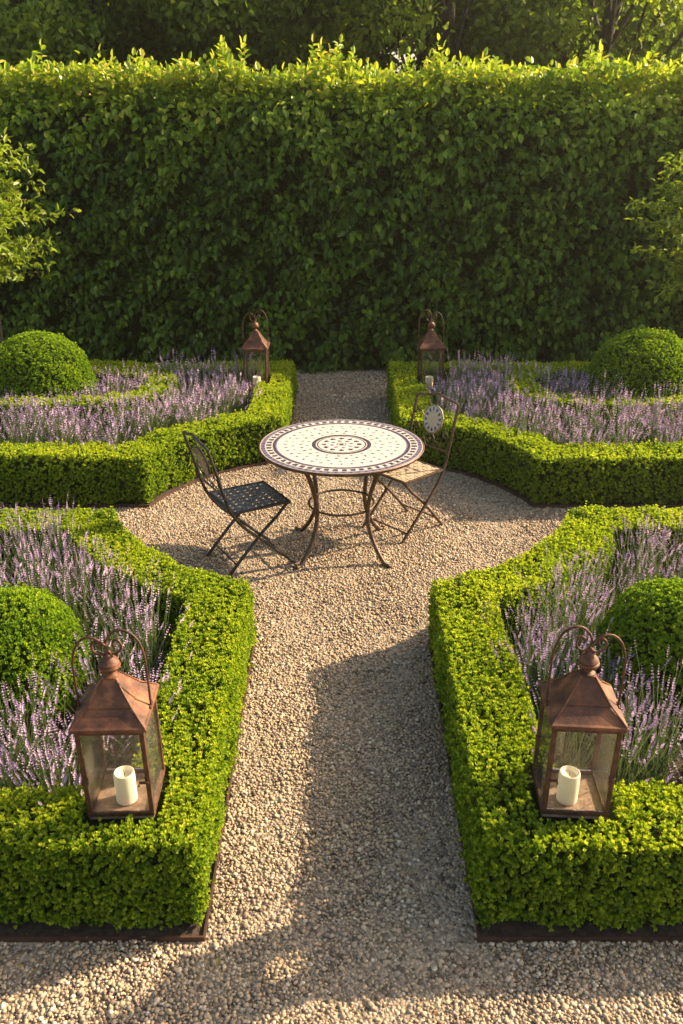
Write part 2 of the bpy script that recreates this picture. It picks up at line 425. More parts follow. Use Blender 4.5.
# clippings and fallen leaves on the soil margins and gravel
n = 1500; P = np.c_[rng.uniform(-2.6, 2.6, n), rng.uniform(1.8, 7.2, n)]
nearE = np.zeros(n, bool); onsoil = np.zeros(n, bool)
for b in BEDS.values():
    nearE |= inside(offset(b['E'], -.16) if poly_ccw(b['E']) else offset(b['E'], .16), P); onsoil |= inside(b['O'], P)
kp = (nearE | (rng.uniform(size=n) < .10)) & ~onsoil; P = P[kp]; n = len(P)
l = rng.uniform(.010, .024, n); z = np.full(n, .026)
v, f = leafmesh(np.c_[P, z], np.c_[rng.normal(size=(n, 2)), rng.uniform(-.1, .3, n)], nrm(rndv(n)*.4+np.array([0, 0, 1.])), l, l*.55, .3, .1)
M['litter'] = leaf_mat('dry_leaf', [(0, (.10, .05, .025)), (.5, (.24, .15, .06)), (.8, (.30, .26, .06)), (1, (.2, .28, .04))], .2, .8)
tag(npmesh('leaf_litter', v, [f], M['litter'], None, np.repeat(rng.uniform(0, 1, n), 6)), 'small fallen leaves and clippings scattered beside the hedges', 'leaf litter', kind='stuff')

# ------------------------------------------------------------------ box balls
def ball(c, r, dens, L, k, label):
    root = empty('box_ball', (c[0], c[1], 0)); tag(root, label, 'topiary', 'clipped box balls')
    n = int(4*math.pi*r*r*dens); N = rndv(n); c0 = np.array([0, 0, c[2]])
    rr = r*(1+.032*wob(N, 3, abs(int(c[0]*10)))+.018*wob(N, 11, 5)+rng.normal(size=n)*.014+(rng.uniform(size=n) < .02)*.05)
    P = c0+N*rr[:, None]; kp = P[:, 2] > .02; P, N = P[kp], N[kp]
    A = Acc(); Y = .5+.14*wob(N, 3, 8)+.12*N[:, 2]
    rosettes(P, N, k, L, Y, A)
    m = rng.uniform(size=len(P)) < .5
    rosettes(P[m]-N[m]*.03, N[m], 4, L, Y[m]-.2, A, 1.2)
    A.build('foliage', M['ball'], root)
    prof = [(math.sin(a)*(r-.045), c[2]-math.cos(a)*(r-.045)) for a in [math.pi*i/14 for i in range(15)]]
    prof = [(max(p[0], .001), max(p[1], 0)) for p in prof]
    MB().lathe(prof, 28).build('stems', M['core'], root)
BALLS = {'front left': (-1.50, 3.42, .35, .315), 'front right': (1.52, 3.42, .38, .325), 'back left': (-2.74, 7.82, .42, .46), 'back right': (2.74, 7.82, .42, .485)}
for nm, (x, y, z, r) in BALLS.items():
    if nm.startswith('front'): ball((x, y, z), r, 5200, .0135, 7, 'smaller round box ball among lavender in the %s bed' % nm)
    else: ball((x, y, z), r, 3200, .0165, 6, 'large round clipped box ball in the %s bed inside a low hedge loop' % nm)

# ------------------------------------------------------------------ lavender
def lavender(nm, b):
    near = b['sy'] > 0; I = b['I']; xs = [p[0] for p in I]; ys = [p[1] for p in I]
    sp = .20 if near else .21; pl = []
    x = min(xs)
    G = [(x+sp*i, min(ys)+sp*j) for i in range(int((max(xs)-min(xs))/sp)+1) for j in range(int((max(ys)-min(ys))/sp)+1)]
    G = np.array(G)+rng.uniform(-.45, .45, (len(G), 2))*sp
    Iin = offset(I, .03) if poly_ccw(I) else offset(I, -.03)
    keep = inside(Iin, G)
    bx, by, bz, br = BALLS[nm]; keep &= np.hypot(G[:, 0]-bx, G[:, 1]-by) > br+.05
    lx, ly, lz = LANT[nm]; keep &= np.hypot(G[:, 0]-lx, G[:, 1]-ly) > (.20 if near else .10)
    if near: keep &= np.abs(G[:, 0]) < .42*G[:, 1]+.9
    if 'ring' in b:
        O_, I_ = b['ring']; keep &= ~(inside(O_, G) & ~inside(I_, G))
    G = G[keep]; A = Acc(); F = Acc()
    ns = 40 if near else 44
    n = len(G)*ns; base = np.repeat(G, ns, 0)+rng.normal(size=(n, 2))*.035
    if near:
        pass
    h = rng.uniform(.34, .56, n)*(1 if near else .98)*np.repeat(rng.uniform(.85, 1.12, len(G)), ns)+.04*wob(np.c_[base, base[:, :1]*0], 3, 2)
    lean = rng.uniform(0, .55, n); az = rng.uniform(0, 6.28, n)
    tip = np.c_[base[:, 0]+np.cos(az)*lean*h*.8, base[:, 1]+np.sin(az)*lean*h*.8, h*np.cos(lean)]
    # keep out of the ball and the lantern
    d = np.hypot(tip[:, 0]-bx, tip[:, 1]-by); ok = d > br*.93
    ok &= ~((np.abs(tip[:, 0]-lx) < .16) & (np.abs(tip[:, 1]-ly) < .17)); md = base*.5+tip[:, :2]*.5; ok &= ~((np.abs(md[:, 0]-lx) < .15) & (np.abs(md[:, 1]-ly) < .15))
    if not near: ok &= ~((np.abs(tip[:, 0]-lx) < .17) & (tip[:, 1] < ly) & (tip[:, 1] > ly-.35) & (tip[:, 2] > .42))
    base, tip = base[ok], tip[ok]; n = len(base)
    b0 = np.c_[base, np.full(n, .02)]; mid = b0*.45+tip*.55; mid[:, :2] = base*.6+tip[:, :2]*.4
    w = .0016 if near else .0026
    for ang in (0, 2.1):
        X = np.array([math.cos(ang), math.sin(ang), 0])*w
        v = np.stack([b0-X, b0+X, mid+X, mid-X, tip+X*.7, tip-X*.7], 1)
        i = (np.arange(n)*6)[:, None]
        F.add(v.reshape(-1, 3), np.concatenate([i+np.array([[0, 1, 2, 3]]), i+np.array([[3, 2, 4, 5]])]), np.repeat(rng.uniform(.35, .8, n), 6))
    # narrow leaves on lower stems
    nl = 8 if near else 4
    for j in range(nl):
        u = rng.uniform(.0, .68, n)[:, None]; P = b0*(1-u)+mid*u
        D = nrm(np.c_[rng.normal(size=(n, 2)), rng.uniform(.4, 1.6, n)])
        l = rng.uniform(.045, .085, n)*(1 if near else 1.25)
        v, f = leafmesh(P, D, rndv(n), l, l*.11+.001, .1, .15); F.add(v, f, np.repeat(np.clip(rng.normal(.42, .22, n), 0, 1), 6))
    # flower spikes: whorls of small florets
    ax = nrm(tip-mid); sl = rng.uniform(.035, .075, n); tiers = 6 if near else 4; per = 5 if near else 4
    T = nrm(np.cross(ax, rndv(n))); Bq = np.cross(ax, T); col = np.clip(rng.normal(.5, .2, n)+.12*wob(b0, 2, 4), 0, 1)
    bloom = rng.uniform(.7, 1.08, n) if near else rng.uniform(.8, 1.3, n)
    for t_ in range(tiers):
        u = t_/(tiers-1); wid = (1-.55*abs(u-.35)*1.6)*(.008 if near else .011)*bloom
        c = tip+ax*(sl*u)[:, None]
        for p in range(per):
            a = 2*math.pi*p/per+t_*.7+rng.normal(size=n)*.3
            s = T*np.cos(a)[:, None]+Bq*np.sin(a)[:, None]
            D = nrm(s*.8+ax*rng.uniform(.4, 1.1, (n, 1)))
            v, f = leafmesh(c, D, ax-s*.5, wid*rng.uniform(.8, 1.4, n), wid*.85, .25, 0)
            A.add(v, f, np.repeat(np.clip(col+rng.normal(size=n)*.16, 0, 1), 6))
    # a lone whorl lower on some stems
    m = rng.uniform(size=n) < .5; c = tip[m]-ax[m]*rng.uniform(.015, .04, (m.sum(), 1))
    for p in range(4):
        s = T[m]*math.cos(p*1.57)+Bq[m]*math.sin(p*1.57)
        v, f = leafmesh(c, nrm(s+ax[m]*.6), ax[m], .008, .006, .25, 0); A.add(v, f, np.repeat(col[m], 6))
    A.F = A.F
    # one object: stems/leaves and flowers share the mesh, two materials
    nV = F.n; V = np.concatenate(F.V+A.V); fa = np.concatenate(F.F[4]); fb = np.concatenate(A.F[4])+nV
    o = npmesh('lavender', V, [fa, fb], [M['lavleaf'], M['lavender']], None, np.concatenate(F.A+A.A))
    o.data.polygons.foreach_set('material_index', np.concatenate([np.zeros(len(fa)), np.ones(len(fb))]).astype(np.int32))
    tag(o, {'front left': 'tall mauve lavender filling the front left bed around its ball', 'front right': 'tall mauve lavender filling the front right bed around its ball',
            'back left': 'drift of pale purple lavender filling the back left bed', 'back right': 'drift of pale purple lavender filling the back right bed'}[nm], 'lavender', kind='stuff')
for nm, b in BEDS.items(): lavender(nm, b)

# ------------------------------------------------------------------ lanterns
def make_lantern():
    r = empty('lantern')
    w = .115; ze = .352
    m = MB(); m.box(-w-.006, w+.006, -w-.006, w+.006, 0, .012); m.build('base', M['floor'], r, False, .002)
    m = MB()
    for a, b_, c, d in ((-w-.009, w+.009, -w-.009, -w+.005), (-w-.009, w+.009, w-.005, w+.009), (-w-.009, -w+.005, -w+.0055, w-.0055), (w-.005, w+.009, -w+.0055, w-.0055)):
        m.box(a, b_, c, d, .0125, .028)
    m.build('bottom_frame', M['darkrust'], r, False, .0015)
    m = MB().xform(Matrix.Identity(4))
    for a, b_, c, d in ((-w-.009, w+.009, -w-.009, -w+.005), (-w-.009, w+.009, w-.005, w+.009), (-w-.009, -w+.005, -w+.0055, w-.0055), (w-.005, w+.009, -w+.0055, w-.0055)):
        m.box(a, b_, c, d, ze-.016, ze)
    m.build('top_frame', M['darkrust'], r, False, .0015)
    for sx in (-1, 1):
        for sy in (-1, 1):
            m = MB(); x = sx*w; y = sy*w; m.box(x-.0085, x+.0085, y-.0085, y+.0085, .0285, ze-.0165)
            m.tube([(x, y, .14), (x, y, .165)], .0125, 8)
            m.build('corner_post', M['darkrust'], r, False, .0015)
    for k in range(4):
        m = MB(); m.box(-w+.009, w-.009, -w-.0015, -w+.0015, .029, ze-.017); m.xform(Matrix.Rotation(k*math.pi/2, 4, 'Z')); m.build('glass_pane', M['glass'], r, False)
    # door latch
    m = MB(); m.box(w-.030, w+.004, -w-.016, -w-.0095, .148, .156); m.tube([(w-.028, -w-.012, .152), (w-.028, -w-.03, .152)], .004, 8); m.build('latch', M['darkrust'], r, False)
    # two pitch roof
    def ringq(h, z): return [(-h, -h, z), (h, -h, z), (h, h, z), (-h, h, z)]
    m = MB(); lv = [(.1345, ze+.001), (.137, ze+.001), (.137, ze+.012), (.128, ze+.016), (.0795, ze+.054), (.0815, ze+.058), (.076, ze+.062), (.024, ze+.130), (.020, ze+.132)]
    for h, z in lv: m.v += ringq(h, z)
    for i in range(len(lv)-1):
        for k in range(4):
            l = (k+1) % 4; m.f.append((i*4+k, i*4+l, i*4+4+l, i*4+4+k))
    m.f.append((3, 2, 1, 0)); e = (len(lv)-1)*4; m.f.append((e, e+1, e+2, e+3))
    ro = m.build('roof', M['rust'], r, False, .0015)
    m = MB()
    for sx in (-1, 1):
        for sy in (-1, 1): m.tube([(sx*.133, sy*.133, ze+.013), (sx*.081, sy*.081, ze+.058), (sx*.024, sy*.024, ze+.132)], .003, 6)
    m.build('hip_bead', M['rust'], ro)
    z = ze+.132
    MB().lathe([(.024, z-.006), (.029, z), (.029, z+.004), (.017, z+.010), (.015, z+.016), (.024, z+.020), (.036, z+.028), (.0405, z+.036), (.039, z+.041), (.034, z+.043), (.037, z+.047), (.032, z+.056), (.018, z+.066), (.009, z+.077), (.004, z+.082)], 28).build('finial', M['rust'], r)
    # handle: two hoops curling into a heart of scrolls
    m = MB()
    zb = ze+.018
    for s, dz in ((1, .0), (-1, -.022)):
        pts = [(s*.131, 0, zb), (s*.131, 0, zb+.05), (s*.131, 0, zb+.13), (s*.127, 0, zb+.195+dz), (s*.108, 0, zb+.245+dz), (s*.075, 0, zb+.272+dz), (s*.038, 0, zb+.272+dz), (s*.010, 0, zb+.252+dz), (-s*.004, 0, zb+.222+dz*.4), (s*.004, 0, zb+.200), (s*.024, 0, zb+.192), (s*.046, 0, zb+.202), (s*.052, 0, zb+.226), (s*.036, 0, zb+.240), (s*.022, 0, zb+.230), (s*.027, 0, zb+.216)]
        pts = [(x, .004*s if abs(x) < .05 else 0, q) for x, y, q in pts]
        m.tube(spline(pts, 6), .0045, 8)
        m.tube([(s*.131, -.02, zb-.004), (s*.131, .02, zb-.004)], .006, 8)
    m.tube([(math.cos(a)*.016, 0, zb+.172-math.sin(a)*.030) for a in [2*math.pi*i/18 for i in range(18)]], .004, 8, True)
    m.build('handle', M['darkrust'], r)
    return r
def copy_tree(o, parent=None):
    c = o.copy(); COL.objects.link(c); c.parent = parent
    for ch in list(o.children):
        copy_tree(ch, c)
    return c
def make_candle():
    r = empty('candle')
    MB().lathe([(.038, 0), (.041, .003), (.041, .118), (.039, .130), (.036, .132), (.032, .127), (.027, .116), (.012, .112), (.002, .112)], 28).build('wax', M['wax'], r)
    MB().tube([(0, 0, .108), (.001, 0, .12), (.003, .001, .127)], .0012, 6).build('wick', M['wick'], r)
    return r
l0 = make_lantern(); c0 = make_candle()
LL = {'front left': 'rusty copper lantern on the front left hedge corner, handle hoops rising over a round finial',
      'front right': 'rusty copper lantern on the front right hedge corner, its left glass side showing',
      'back left': 'rusty copper lantern on a dark post in the back left bed behind the black chair',
      'back right': 'rusty copper lantern on a post in the back right bed, just above the cream chair'}
kids_l = 0
lsrc = l0; csrc = c0
for i, (nm, (x, y, z)) in enumerate(LANT.items()):
    l = lsrc if i == 0 else copy_tree(lsrc); c = csrc if i == 0 else copy_tree(csrc)
    sx = -1 if 'left' in nm else 1
    l.location = (x, y, z); l.rotation_euler = (R((1.0, -.6, .8, -1.0)[i]), R((-.8, 1.0, .6, -1.2)[i]), {'front left': R(1), 'front right': R(-3), 'back left': R(-2), 'back right': R(3)}[nm])
    l.scale = (sx*-.93, .93, 1.08) if 'front' in nm else (sx*-.88, .88, 1.16)
    tag(l, LL[nm], 'lantern', 'four rusty lanterns')
    c.location = (x+(.003 if sx < 0 else -.015), y-.03, z+.0135); c.rotation_euler = (0, 0, i*1.3); c.scale = (.9, .9, .92)
    tag(c, 'cream pillar candle standing inside the %s lantern' % nm, 'candle', 'pillar candles in the lanterns')
    p = empty('lantern_post', (x, y, 0)); tag(p, 'short dark iron post carrying the %s lantern' % nm, 'post', 'posts under the lanterns')
    MB().tube([(0, 0, 0), (0, 0, z-.006)], .022, 12).build('shaft', M['blackiron'], p)
    MB().box(-.075, .075, -.075, .075, z-.0055, z-.0005).build('top_plate', M['blackiron'], p, False)

# ------------------------------------------------------------------ mosaic
WH = (.56, .53, .475); WH2 = (.44, .41, .37); PL = (.050, .034, .055); PU = (.15, .125, .20); GR = (.13, .125, .125); BL = (.10, .09, .16)
def mosaic(m, RR, ring, fn, z, jit=.08):
    nr = int(RR/ring)
    for i in range(nr):
        r0 = i*ring; r1 = r0+ring*.93; rm = (r0+r1)/2
        nt_ = max(1, round(2*math.pi*max(rm, ring*.4)/(ring*1.05)))
        if i == 0: nt_ = 6
        ph = random.random()*.2
        for k in range(nt_):
            a0 = 2*math.pi*k/nt_; a1 = a0+2*math.pi/nt_*.93
            col = fn(rm, (a0+a1)/2)
            j = 1+random.uniform(-jit, jit)*1.5
            b = len(m.v); rr0 = max(r0, .0008)
            m.v += [(rr0*math.cos(a0), rr0*math.sin(a0), z), (r1*math.cos(a0), r1*math.sin(a0), z), (r1*math.cos(a1), r1*math.sin(a1), z), (rr0*math.cos(a1), rr0*math.sin(a1), z)]
            m.f.append((b, b+1, b+2, b+3)); m.c.append((col[0]*j, col[1]*j, col[2]*j, 1))
def dots(r, a, rc, n, w, ph=0):
    """true inside one of n round dots on the circle rc"""
    k = round((a-ph)/(2*math.pi/n)); ac = ph+k*2*math.pi/n
    return math.hypot(r*math.cos(a)-rc*math.cos(ac), r*math.sin(a)-rc*math.sin(ac)) < w
def table_pat(r, a):
    u = r/.515
    if u > .945: return PU if math.sin(a*70) > -.6 else PL
    if u > .925: return WH2
    if u > .845:
        n = 56; f = (a*n/(2*math.pi)) % 1
        if .855 < u < .915: return PL if f < .6 else WH
        return WH2
    if u > .795: return PL if u > .81 else PU
    if u > .36:
        if dots(r, a, .515*.69, 36, .0105): return GR
        if dots(r, a, .515*.60, 26, .0105, .1): return (.20, .19, .18)
        if dots(r, a, .515*.50, 26, .011): return GR
        if dots(r, a, .515*.42, 18, .0105, .1): return (.20, .19, .18)
        return WH
    if u > .325: return PL
    if u > .305: return WH2
    if u > .28: return PL
    if dots(r, a, .515*.215, 12, .017): return PL
    if dots(r, a, .515*.125, 8, .014, .2): return PU
    if u < .035: return PL
    if .05 < u < .07: return GR
    return WH

# ------------------------------------------------------------------ table
TB = (0, 5.27, 0)
t = empty('mosaic_table', TB); tag(t, 'round bistro table with white and plum mosaic top on curved iron legs', 'table')
zt = .735
top = MB().lathe([(.06, zt-.022), (.500, zt-.022), (.518, zt-.020), (.524, zt-.012), (.524, zt-.004), (.519, zt), (.516, zt-.001), (.515, zt-.0025), (.30, zt-.0025), (.01, zt-.0025)], 96).build('tabletop', M['copper_rim'], t)
m = MB().lathe([(.001, zt-.0024), (.5145, zt-.0024), (.5145, zt-.0012), (.001, zt-.0012)], 96); m.build('grout', M['grout'], top)
m = MB(); mosaic(m, .514, .0082, table_pat, zt-.0004); m.build('mosaic', M['tile'], top, smooth=False)
m = MB(); m.tube([(.44*math.cos(a), .44*math.sin(a), zt-.030) for a in [2*math.pi*i/48 for i in range(48)]], .009, 8, True); m.build('support_ring', M['iron'], t)
m = MB(); m.tube([(.212*math.cos(a), .212*math.sin(a), .335) for a in [2*math.pi*i/40 for i in range(40)]], .0075, 8, True); m.build('stretcher_ring', M['iron'], t)
for k in range(4):
    a = R(43+90*k+4); ca, sa = math.cos(a), math.sin(a)
    prof = [(.43, zt-.034), (.38, .685), (.318, .628), (.275, .54), (.243, .44), (.226, .335), (.235, .25), (.265, .165), (.315, .085), (.365, .030), (.395, .012), (.418, .016), (.426, .028)]
    m = MB().tube(spline([(r*ca, r*sa, z) for r, z in prof], 5), .0142, 10)
    m.build('leg', M['iron'], t)
    
# ------------------------------------------------------------------ chairs
def make_chair(iron, seatmat, tiles):
    r = empty('folding_chair'); W = .185
    def P(u, v, z): return (u, v, z)
    prof = [(-.310, .865), (-.290, .79), (-.262, .69), (-.235, .58), (-.205, .48), (-.165, .40), (-.10, .315), (-.02, .235), (.08, .135), (.175, .04), (.215, .009)]
    prof2 = [(.185, .432), (.150, .40), (.10, .345), (.03, .285), (-.02, .235), (-.105, .145), (-.19, .05), (-.225, .009)]
    for s in (-1, 1):
        MB().tube(spline([P(u, s*W, z) for u, z in prof], 4), .0100, 8).build('side_frame', iron, r)
        MB().tube(spline([P(u, s*(W-.021), z) for u, z in prof2], 4), .0100, 8).build('leg', iron, r)
        MB().tube([P(-.02, s*(W-.032), .235), P(-.02, s*(W+.011), .235)], .006, 8).build('rivet', iron, r)
    for u, z, w in ((.152, .065, W), (-.165, .08, W-.021)):
        MB().tube([P(u, -w, z), P(u, w, z)], .006, 8).build('stretcher', iron, r)
    # seat: rim, and straps woven into a lattice with square holes
    zs = .445; h = .19
    seat = MB(); e = .011
    seat.box(-h, h, -h, -h+.018, zs-.014, zs); seat.box(-h, h, h-.018, h, zs-.014, zs)
    seat.box(-h, -h+.018, -h+.0185, h-.0185, zs-.014, zs); seat.box(h-.018, h, -h+.0185, h-.0185, zs-.014, zs)
    so = seat.build('seat', iron, r, False, .002)
    st = MB(); nS = 8; span = 2*(h-.018); pitch = span/nS
    for i in range(nS):
        for j in range(nS):
            cu = -h+.018+pitch*(i+.5); cv = -h+.018+pitch*(j+.5)
            q = pitch*.5; hole = .006 if tiles else .0085
            # square cell with a hole: four small plates; alternate cells stand proud so the weave shows
            dz = .0015 if (i+j) % 2 else -.001; g_ = .0008
            st.box(cu-q+g_, cu+q-g_, cv-q+g_, cv-hole, zs-.007+dz, zs-.003+dz); st.box(cu-q+g_, cu+q-g_, cv+hole, cv+q-g_, zs-.007+dz, zs-.003+dz)
            st.box(cu-q+g_, cu-hole, cv-hole, cv+hole, zs-.007+dz, zs-.003+dz); st.box(cu+hole, cu+q-g_, cv-hole, cv+hole, zs-.007+dz, zs-.003+dz)
    st.build('seat_lattice', seatmat, so, False)
    MB().tube([P(.165, -W+.02, zs-.02), P(.165, W-.02, zs-.02)], .006, 8).build('seat_bar', iron, so)
    MB().tube([P(-.188, -W, zs-.012), P(-.188, W, zs-.012)], .006, 8).build('seat_bar', iron, so)
    # back: leaning plane through the posts
    bk = empty('backrest'); bk.parent = r
    def B(v, z): # point on back plane
        zz = np.interp(z, [.40, .48, .58, .69, .79, .865], [-.165, -.205, -.235, -.262, -.290, -.310]); return P(float(zz), v, z)
    m = MB().tube(spline([B(-W, .865), P(-.314, -W*.85, .878), P(-.316, -W*.6, .880), P(-.318, -W*.3, .897), P(-.32, 0, .905), P(-.318, W*.3, .897), P(-.316, W*.6, .880), P(-.314, W*.85, .878), B(W, .865)], 6), .0085, 8)
    tr_ = m.build('top_rail', iron, r)
    m = MB().tube([B(-W, .555), B(W, .555)], .006, 8); m.build('lower_rail', iron, r)
    # medallion
    tilt = math.atan2(.03, .12)
    cz = .735; cu = B(0, cz)[0]
    MM = Matrix.Translation((cu, 0, cz)) @ Matrix.Rotation(-tilt, 4, 'Y') @ Matrix.Rotation(R(90), 4, 'Y')
    m = MB().lathe([(.001, -.006), (.082, -.006), (.086, -.003), (.086, .003), (.082, .006), (.001, .006)], 36); m.xform(MM @ Matrix.Diagonal((1.15, 1, 1, 1))); md = m.build('medallion', iron if not tiles else M['paleiron'], r)
    for sgn, fl in ((1, 0), (-1, 1)):
        def pat(q, a):
            if q > .070: return WH2 if tiles else (.34, .25, .15)
            if q > .050: return PL if math.sin(a*12) > .1 else (WH2 if tiles else (.38, .29, .18))
            if q > .044: return WH2 if tiles else (.3, .2, .12)
            return (.46, .37, .25) if tiles else (.36, .25, .14)
        m = MB(); mosaic(m, .080, .0055, pat, .0066*sgn)
        if sgn < 0: m.f = [tuple(reversed(f)) for f in m.f]
        m.xform(MM @ Matrix.Diagonal((1.15, 1, 1, 1))); m.build('mosaic', M['tile'], md, smooth=False)
    # connectors and scrolls
    m = MB(); m.tube([B(0, .83), P(-.320, 0, .902)], .005, 6); m.build('connector', iron, r); m = MB()
    rr = .043; cz2 = .598
    m.tube([B(rr*math.cos(a), cz2+rr*math.sin(a)) for a in [2*math.pi*i/20 for i in range(20)]], .0045, 6, True)
    m.tube(spline([B(rr*q*math.cos(a), cz2+rr*q*math.sin(a)) for a, q in [(i*.7, .12+.055*i) for i in range(8)]], 3), .0035, 6)
    m.build('ring_scroll', iron, r)
    for s in (-1, 1):
        m = MB(); m.tube(spline([B(s*.05, .60), B(s*.095, .585), B(s*.135, .60), B(s*.15, .645), B(s*.13, .68), B(s*.105, .665), B(s*.112, .64)], 4), .004, 6)
        m.build('scroll', iron, r)
        MB().tube(spline([B(s*.09, .745), B(s*.125, .775), B(s*.16, .765), B(s*W, .735)], 4), .004, 6).build('side_bracket', iron, r)
    bpy.data.objects.remove(bk)
    return r
M['greystrap'] = noisy('sky_grey_straps', (.08, .08, .08), (.19, .187, .178), 40, .4, .2, .25, 200)  # black straps greyed so their colour carries the sky reflection
ch = make_chair(M['blackiron'], M['greystrap'], False); ch.location = (-.585, 5.11, 0); ch.scale = (1.05, 1.05, 1.0); ch.rotation_euler = (0, 0, R(30))
tag(ch, 'folding iron bistro chair with black lattice seat, left of the table', 'chair', 'bistro chairs at the table')
M['seatcream'] = noisy('cream_seat_tiles', (.34, .25, .16), (.50, .39, .26), 30, .6)
ch2 = make_chair(M['iron'], M['seatcream'], True); ch2.location = (.43, 5.60, 0); ch2.rotation_euler = (0, 0, R(223))
tag(ch2, 'folding iron bistro chair with cream seat and mosaic medallion, right of the table', 'chair', 'bistro chairs at the table')

# ------------------------------------------------------------------ tall clipped hedge
def tall_hedge():
    r = empty('tall_hedge', (0, 10.45, 0)); tag(r, 'tall dark green clipped beech hedge closing the garden behind the beds', 'hedge')
    X0, X1, Y0, Y1, Z1 = -6.6, 6.6, -.58, .6, 3.0
    c = MB().box(X0+.1, X1-.1, Y0+.24, Y1-.15, 0, Z1-.25); c.build('stems', M['core'], r, False)
    A = Acc()
    def layer(P, Nn, L0, L1, y):
        n = len(P)
        D = nrm(Nn*.75+np.array([0, 0, -.42])+rng.normal(size=(n, 3))*.42)
        F = nrm(Nn*.7+np.array([0, 0, 1.0])+rng.normal(size=(n, 3))*.36)
        l = rng.uniform(L0, L1, n); v, f = leafmesh(P, D, F, l, l*.58, .28, .22)
        A.add(v, f, np.repeat(np.clip(y+rng.normal(size=n)*.13, 0, 1), 6))
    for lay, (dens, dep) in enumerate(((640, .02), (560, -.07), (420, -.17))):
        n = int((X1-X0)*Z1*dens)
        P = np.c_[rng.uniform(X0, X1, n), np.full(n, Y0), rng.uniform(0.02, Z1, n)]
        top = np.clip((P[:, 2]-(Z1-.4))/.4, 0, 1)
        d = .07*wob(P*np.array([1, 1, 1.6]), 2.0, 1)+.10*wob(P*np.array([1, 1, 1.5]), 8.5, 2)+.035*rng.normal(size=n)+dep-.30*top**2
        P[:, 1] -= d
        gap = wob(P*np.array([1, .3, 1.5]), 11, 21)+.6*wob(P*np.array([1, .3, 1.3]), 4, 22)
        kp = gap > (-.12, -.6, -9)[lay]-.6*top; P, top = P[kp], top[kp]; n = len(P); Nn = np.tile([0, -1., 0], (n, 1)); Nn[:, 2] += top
        layer(P, nrm(Nn), .062, .105, .39-.15*lay+.11*wob(P, 3, 3)+(.44+.16*wob(P, 1.7, 12))*np.clip((P[:, 2]-(Z1-1.1))/1.1, 0, 1)**1.3)  # leaf tone: new growth plus a painted sunlit top band, darker in deeper layers
    n = int((X1-X0)*(Y1-Y0)*900); P = np.c_[rng.uniform(X0, X1, n), rng.uniform(Y0+.02, Y1, n), np.full(n, Z1)]
    P[:, 2] += .07*wob(P, 2.5, 4)+.06*wob(P, 8, 6)+rng.normal(size=n)*.05
    D = nrm(rng.normal(size=(n, 3))*.7+np.array([0, 0, .35])); l = rng.uniform(.06, .10, n)
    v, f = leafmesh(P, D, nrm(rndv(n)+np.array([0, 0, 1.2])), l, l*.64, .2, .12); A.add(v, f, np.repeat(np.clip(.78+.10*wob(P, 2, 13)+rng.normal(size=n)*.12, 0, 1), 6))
    n = int((X1-X0)*Z1*220); P = np.c_[rng.uniform(X0, X1, n), np.full(n, Y1)+rng.normal(size=n)*.06, rng.uniform(0, Z1, n)]; layer(P, np.tile([0, 1., 0], (n, 1)), .08, .12, .5+P[:, 2]*0)
    for s in (X0, X1):
        n = int((Y1-Y0)*Z1*500); P = np.c_[np.full(n, s)+rng.normal(size=n)*.06, rng.uniform(Y0, Y1, n), rng.uniform(0, Z1, n)]; layer(P, np.tile([np.sign(s), 0., 0], (n, 1)), .07, .11, .4+P[:, 2]*0)
    # unclipped new shoots on top
    tufts = [(random.uniform(X0, X1), random.uniform(Y0, Y1-.4), random.uniform(.2, 1.25)) for _ in range(60)]+[(-1.25, -.2, 1.6), (-1.15, -.3, 1.3), (-.1, -.25, 1.5), (-.25, -.1, 1.2), (1.05, -.2, 1.3)]
    for i in range(1050):
        if i % 3:
            x, y, s_ = random.choice(tufts); x += random.gauss(0, .09); y += random.gauss(0, .08); h = .05+.27*random.random()**1.3*s_
        else: x = random.uniform(X0, X1); y = random.uniform(Y0-.03, Y1-.3); h = .05+.12*random.random()
        if random.random() < .02: h += random.uniform(.1, .2)
        a = random.uniform(0, 6.28); ln = random.uniform(.05, .35)
        z0 = Z1-.03; tip = np.array([x+math.cos(a)*ln*h, y+math.sin(a)*ln*h, z0+h]); b0 = np.array([x, y, z0]); k = max(3, int(h/.028))
        u = np.linspace(.1, 1, k)[:, None]; P = b0*(1-u)+tip*u; n = len(P); az = np.arange(n)*2.6+a
        D = nrm(np.c_[np.cos(az), np.sin(az), rng.uniform(.15, 1.0, n)]); D[-1] = nrm((tip-b0)[None])[0]
        l = rng.uniform(.06, .10, n); v, f = leafmesh(P, D, nrm(rndv(n)*.5+np.array([0, 0, 1.])), l, l*.6, .25, .1)
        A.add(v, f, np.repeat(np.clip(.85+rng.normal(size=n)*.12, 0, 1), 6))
        w = .0025; v = np.array([b0-[w, 0, 0], b0+[w, 0, 0], tip+[w*.5, 0, 0], tip-[w*.5, 0, 0]]); A.add(v, np.array([[0, 1, 2, 3]]), .6)
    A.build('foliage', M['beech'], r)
tall_hedge()

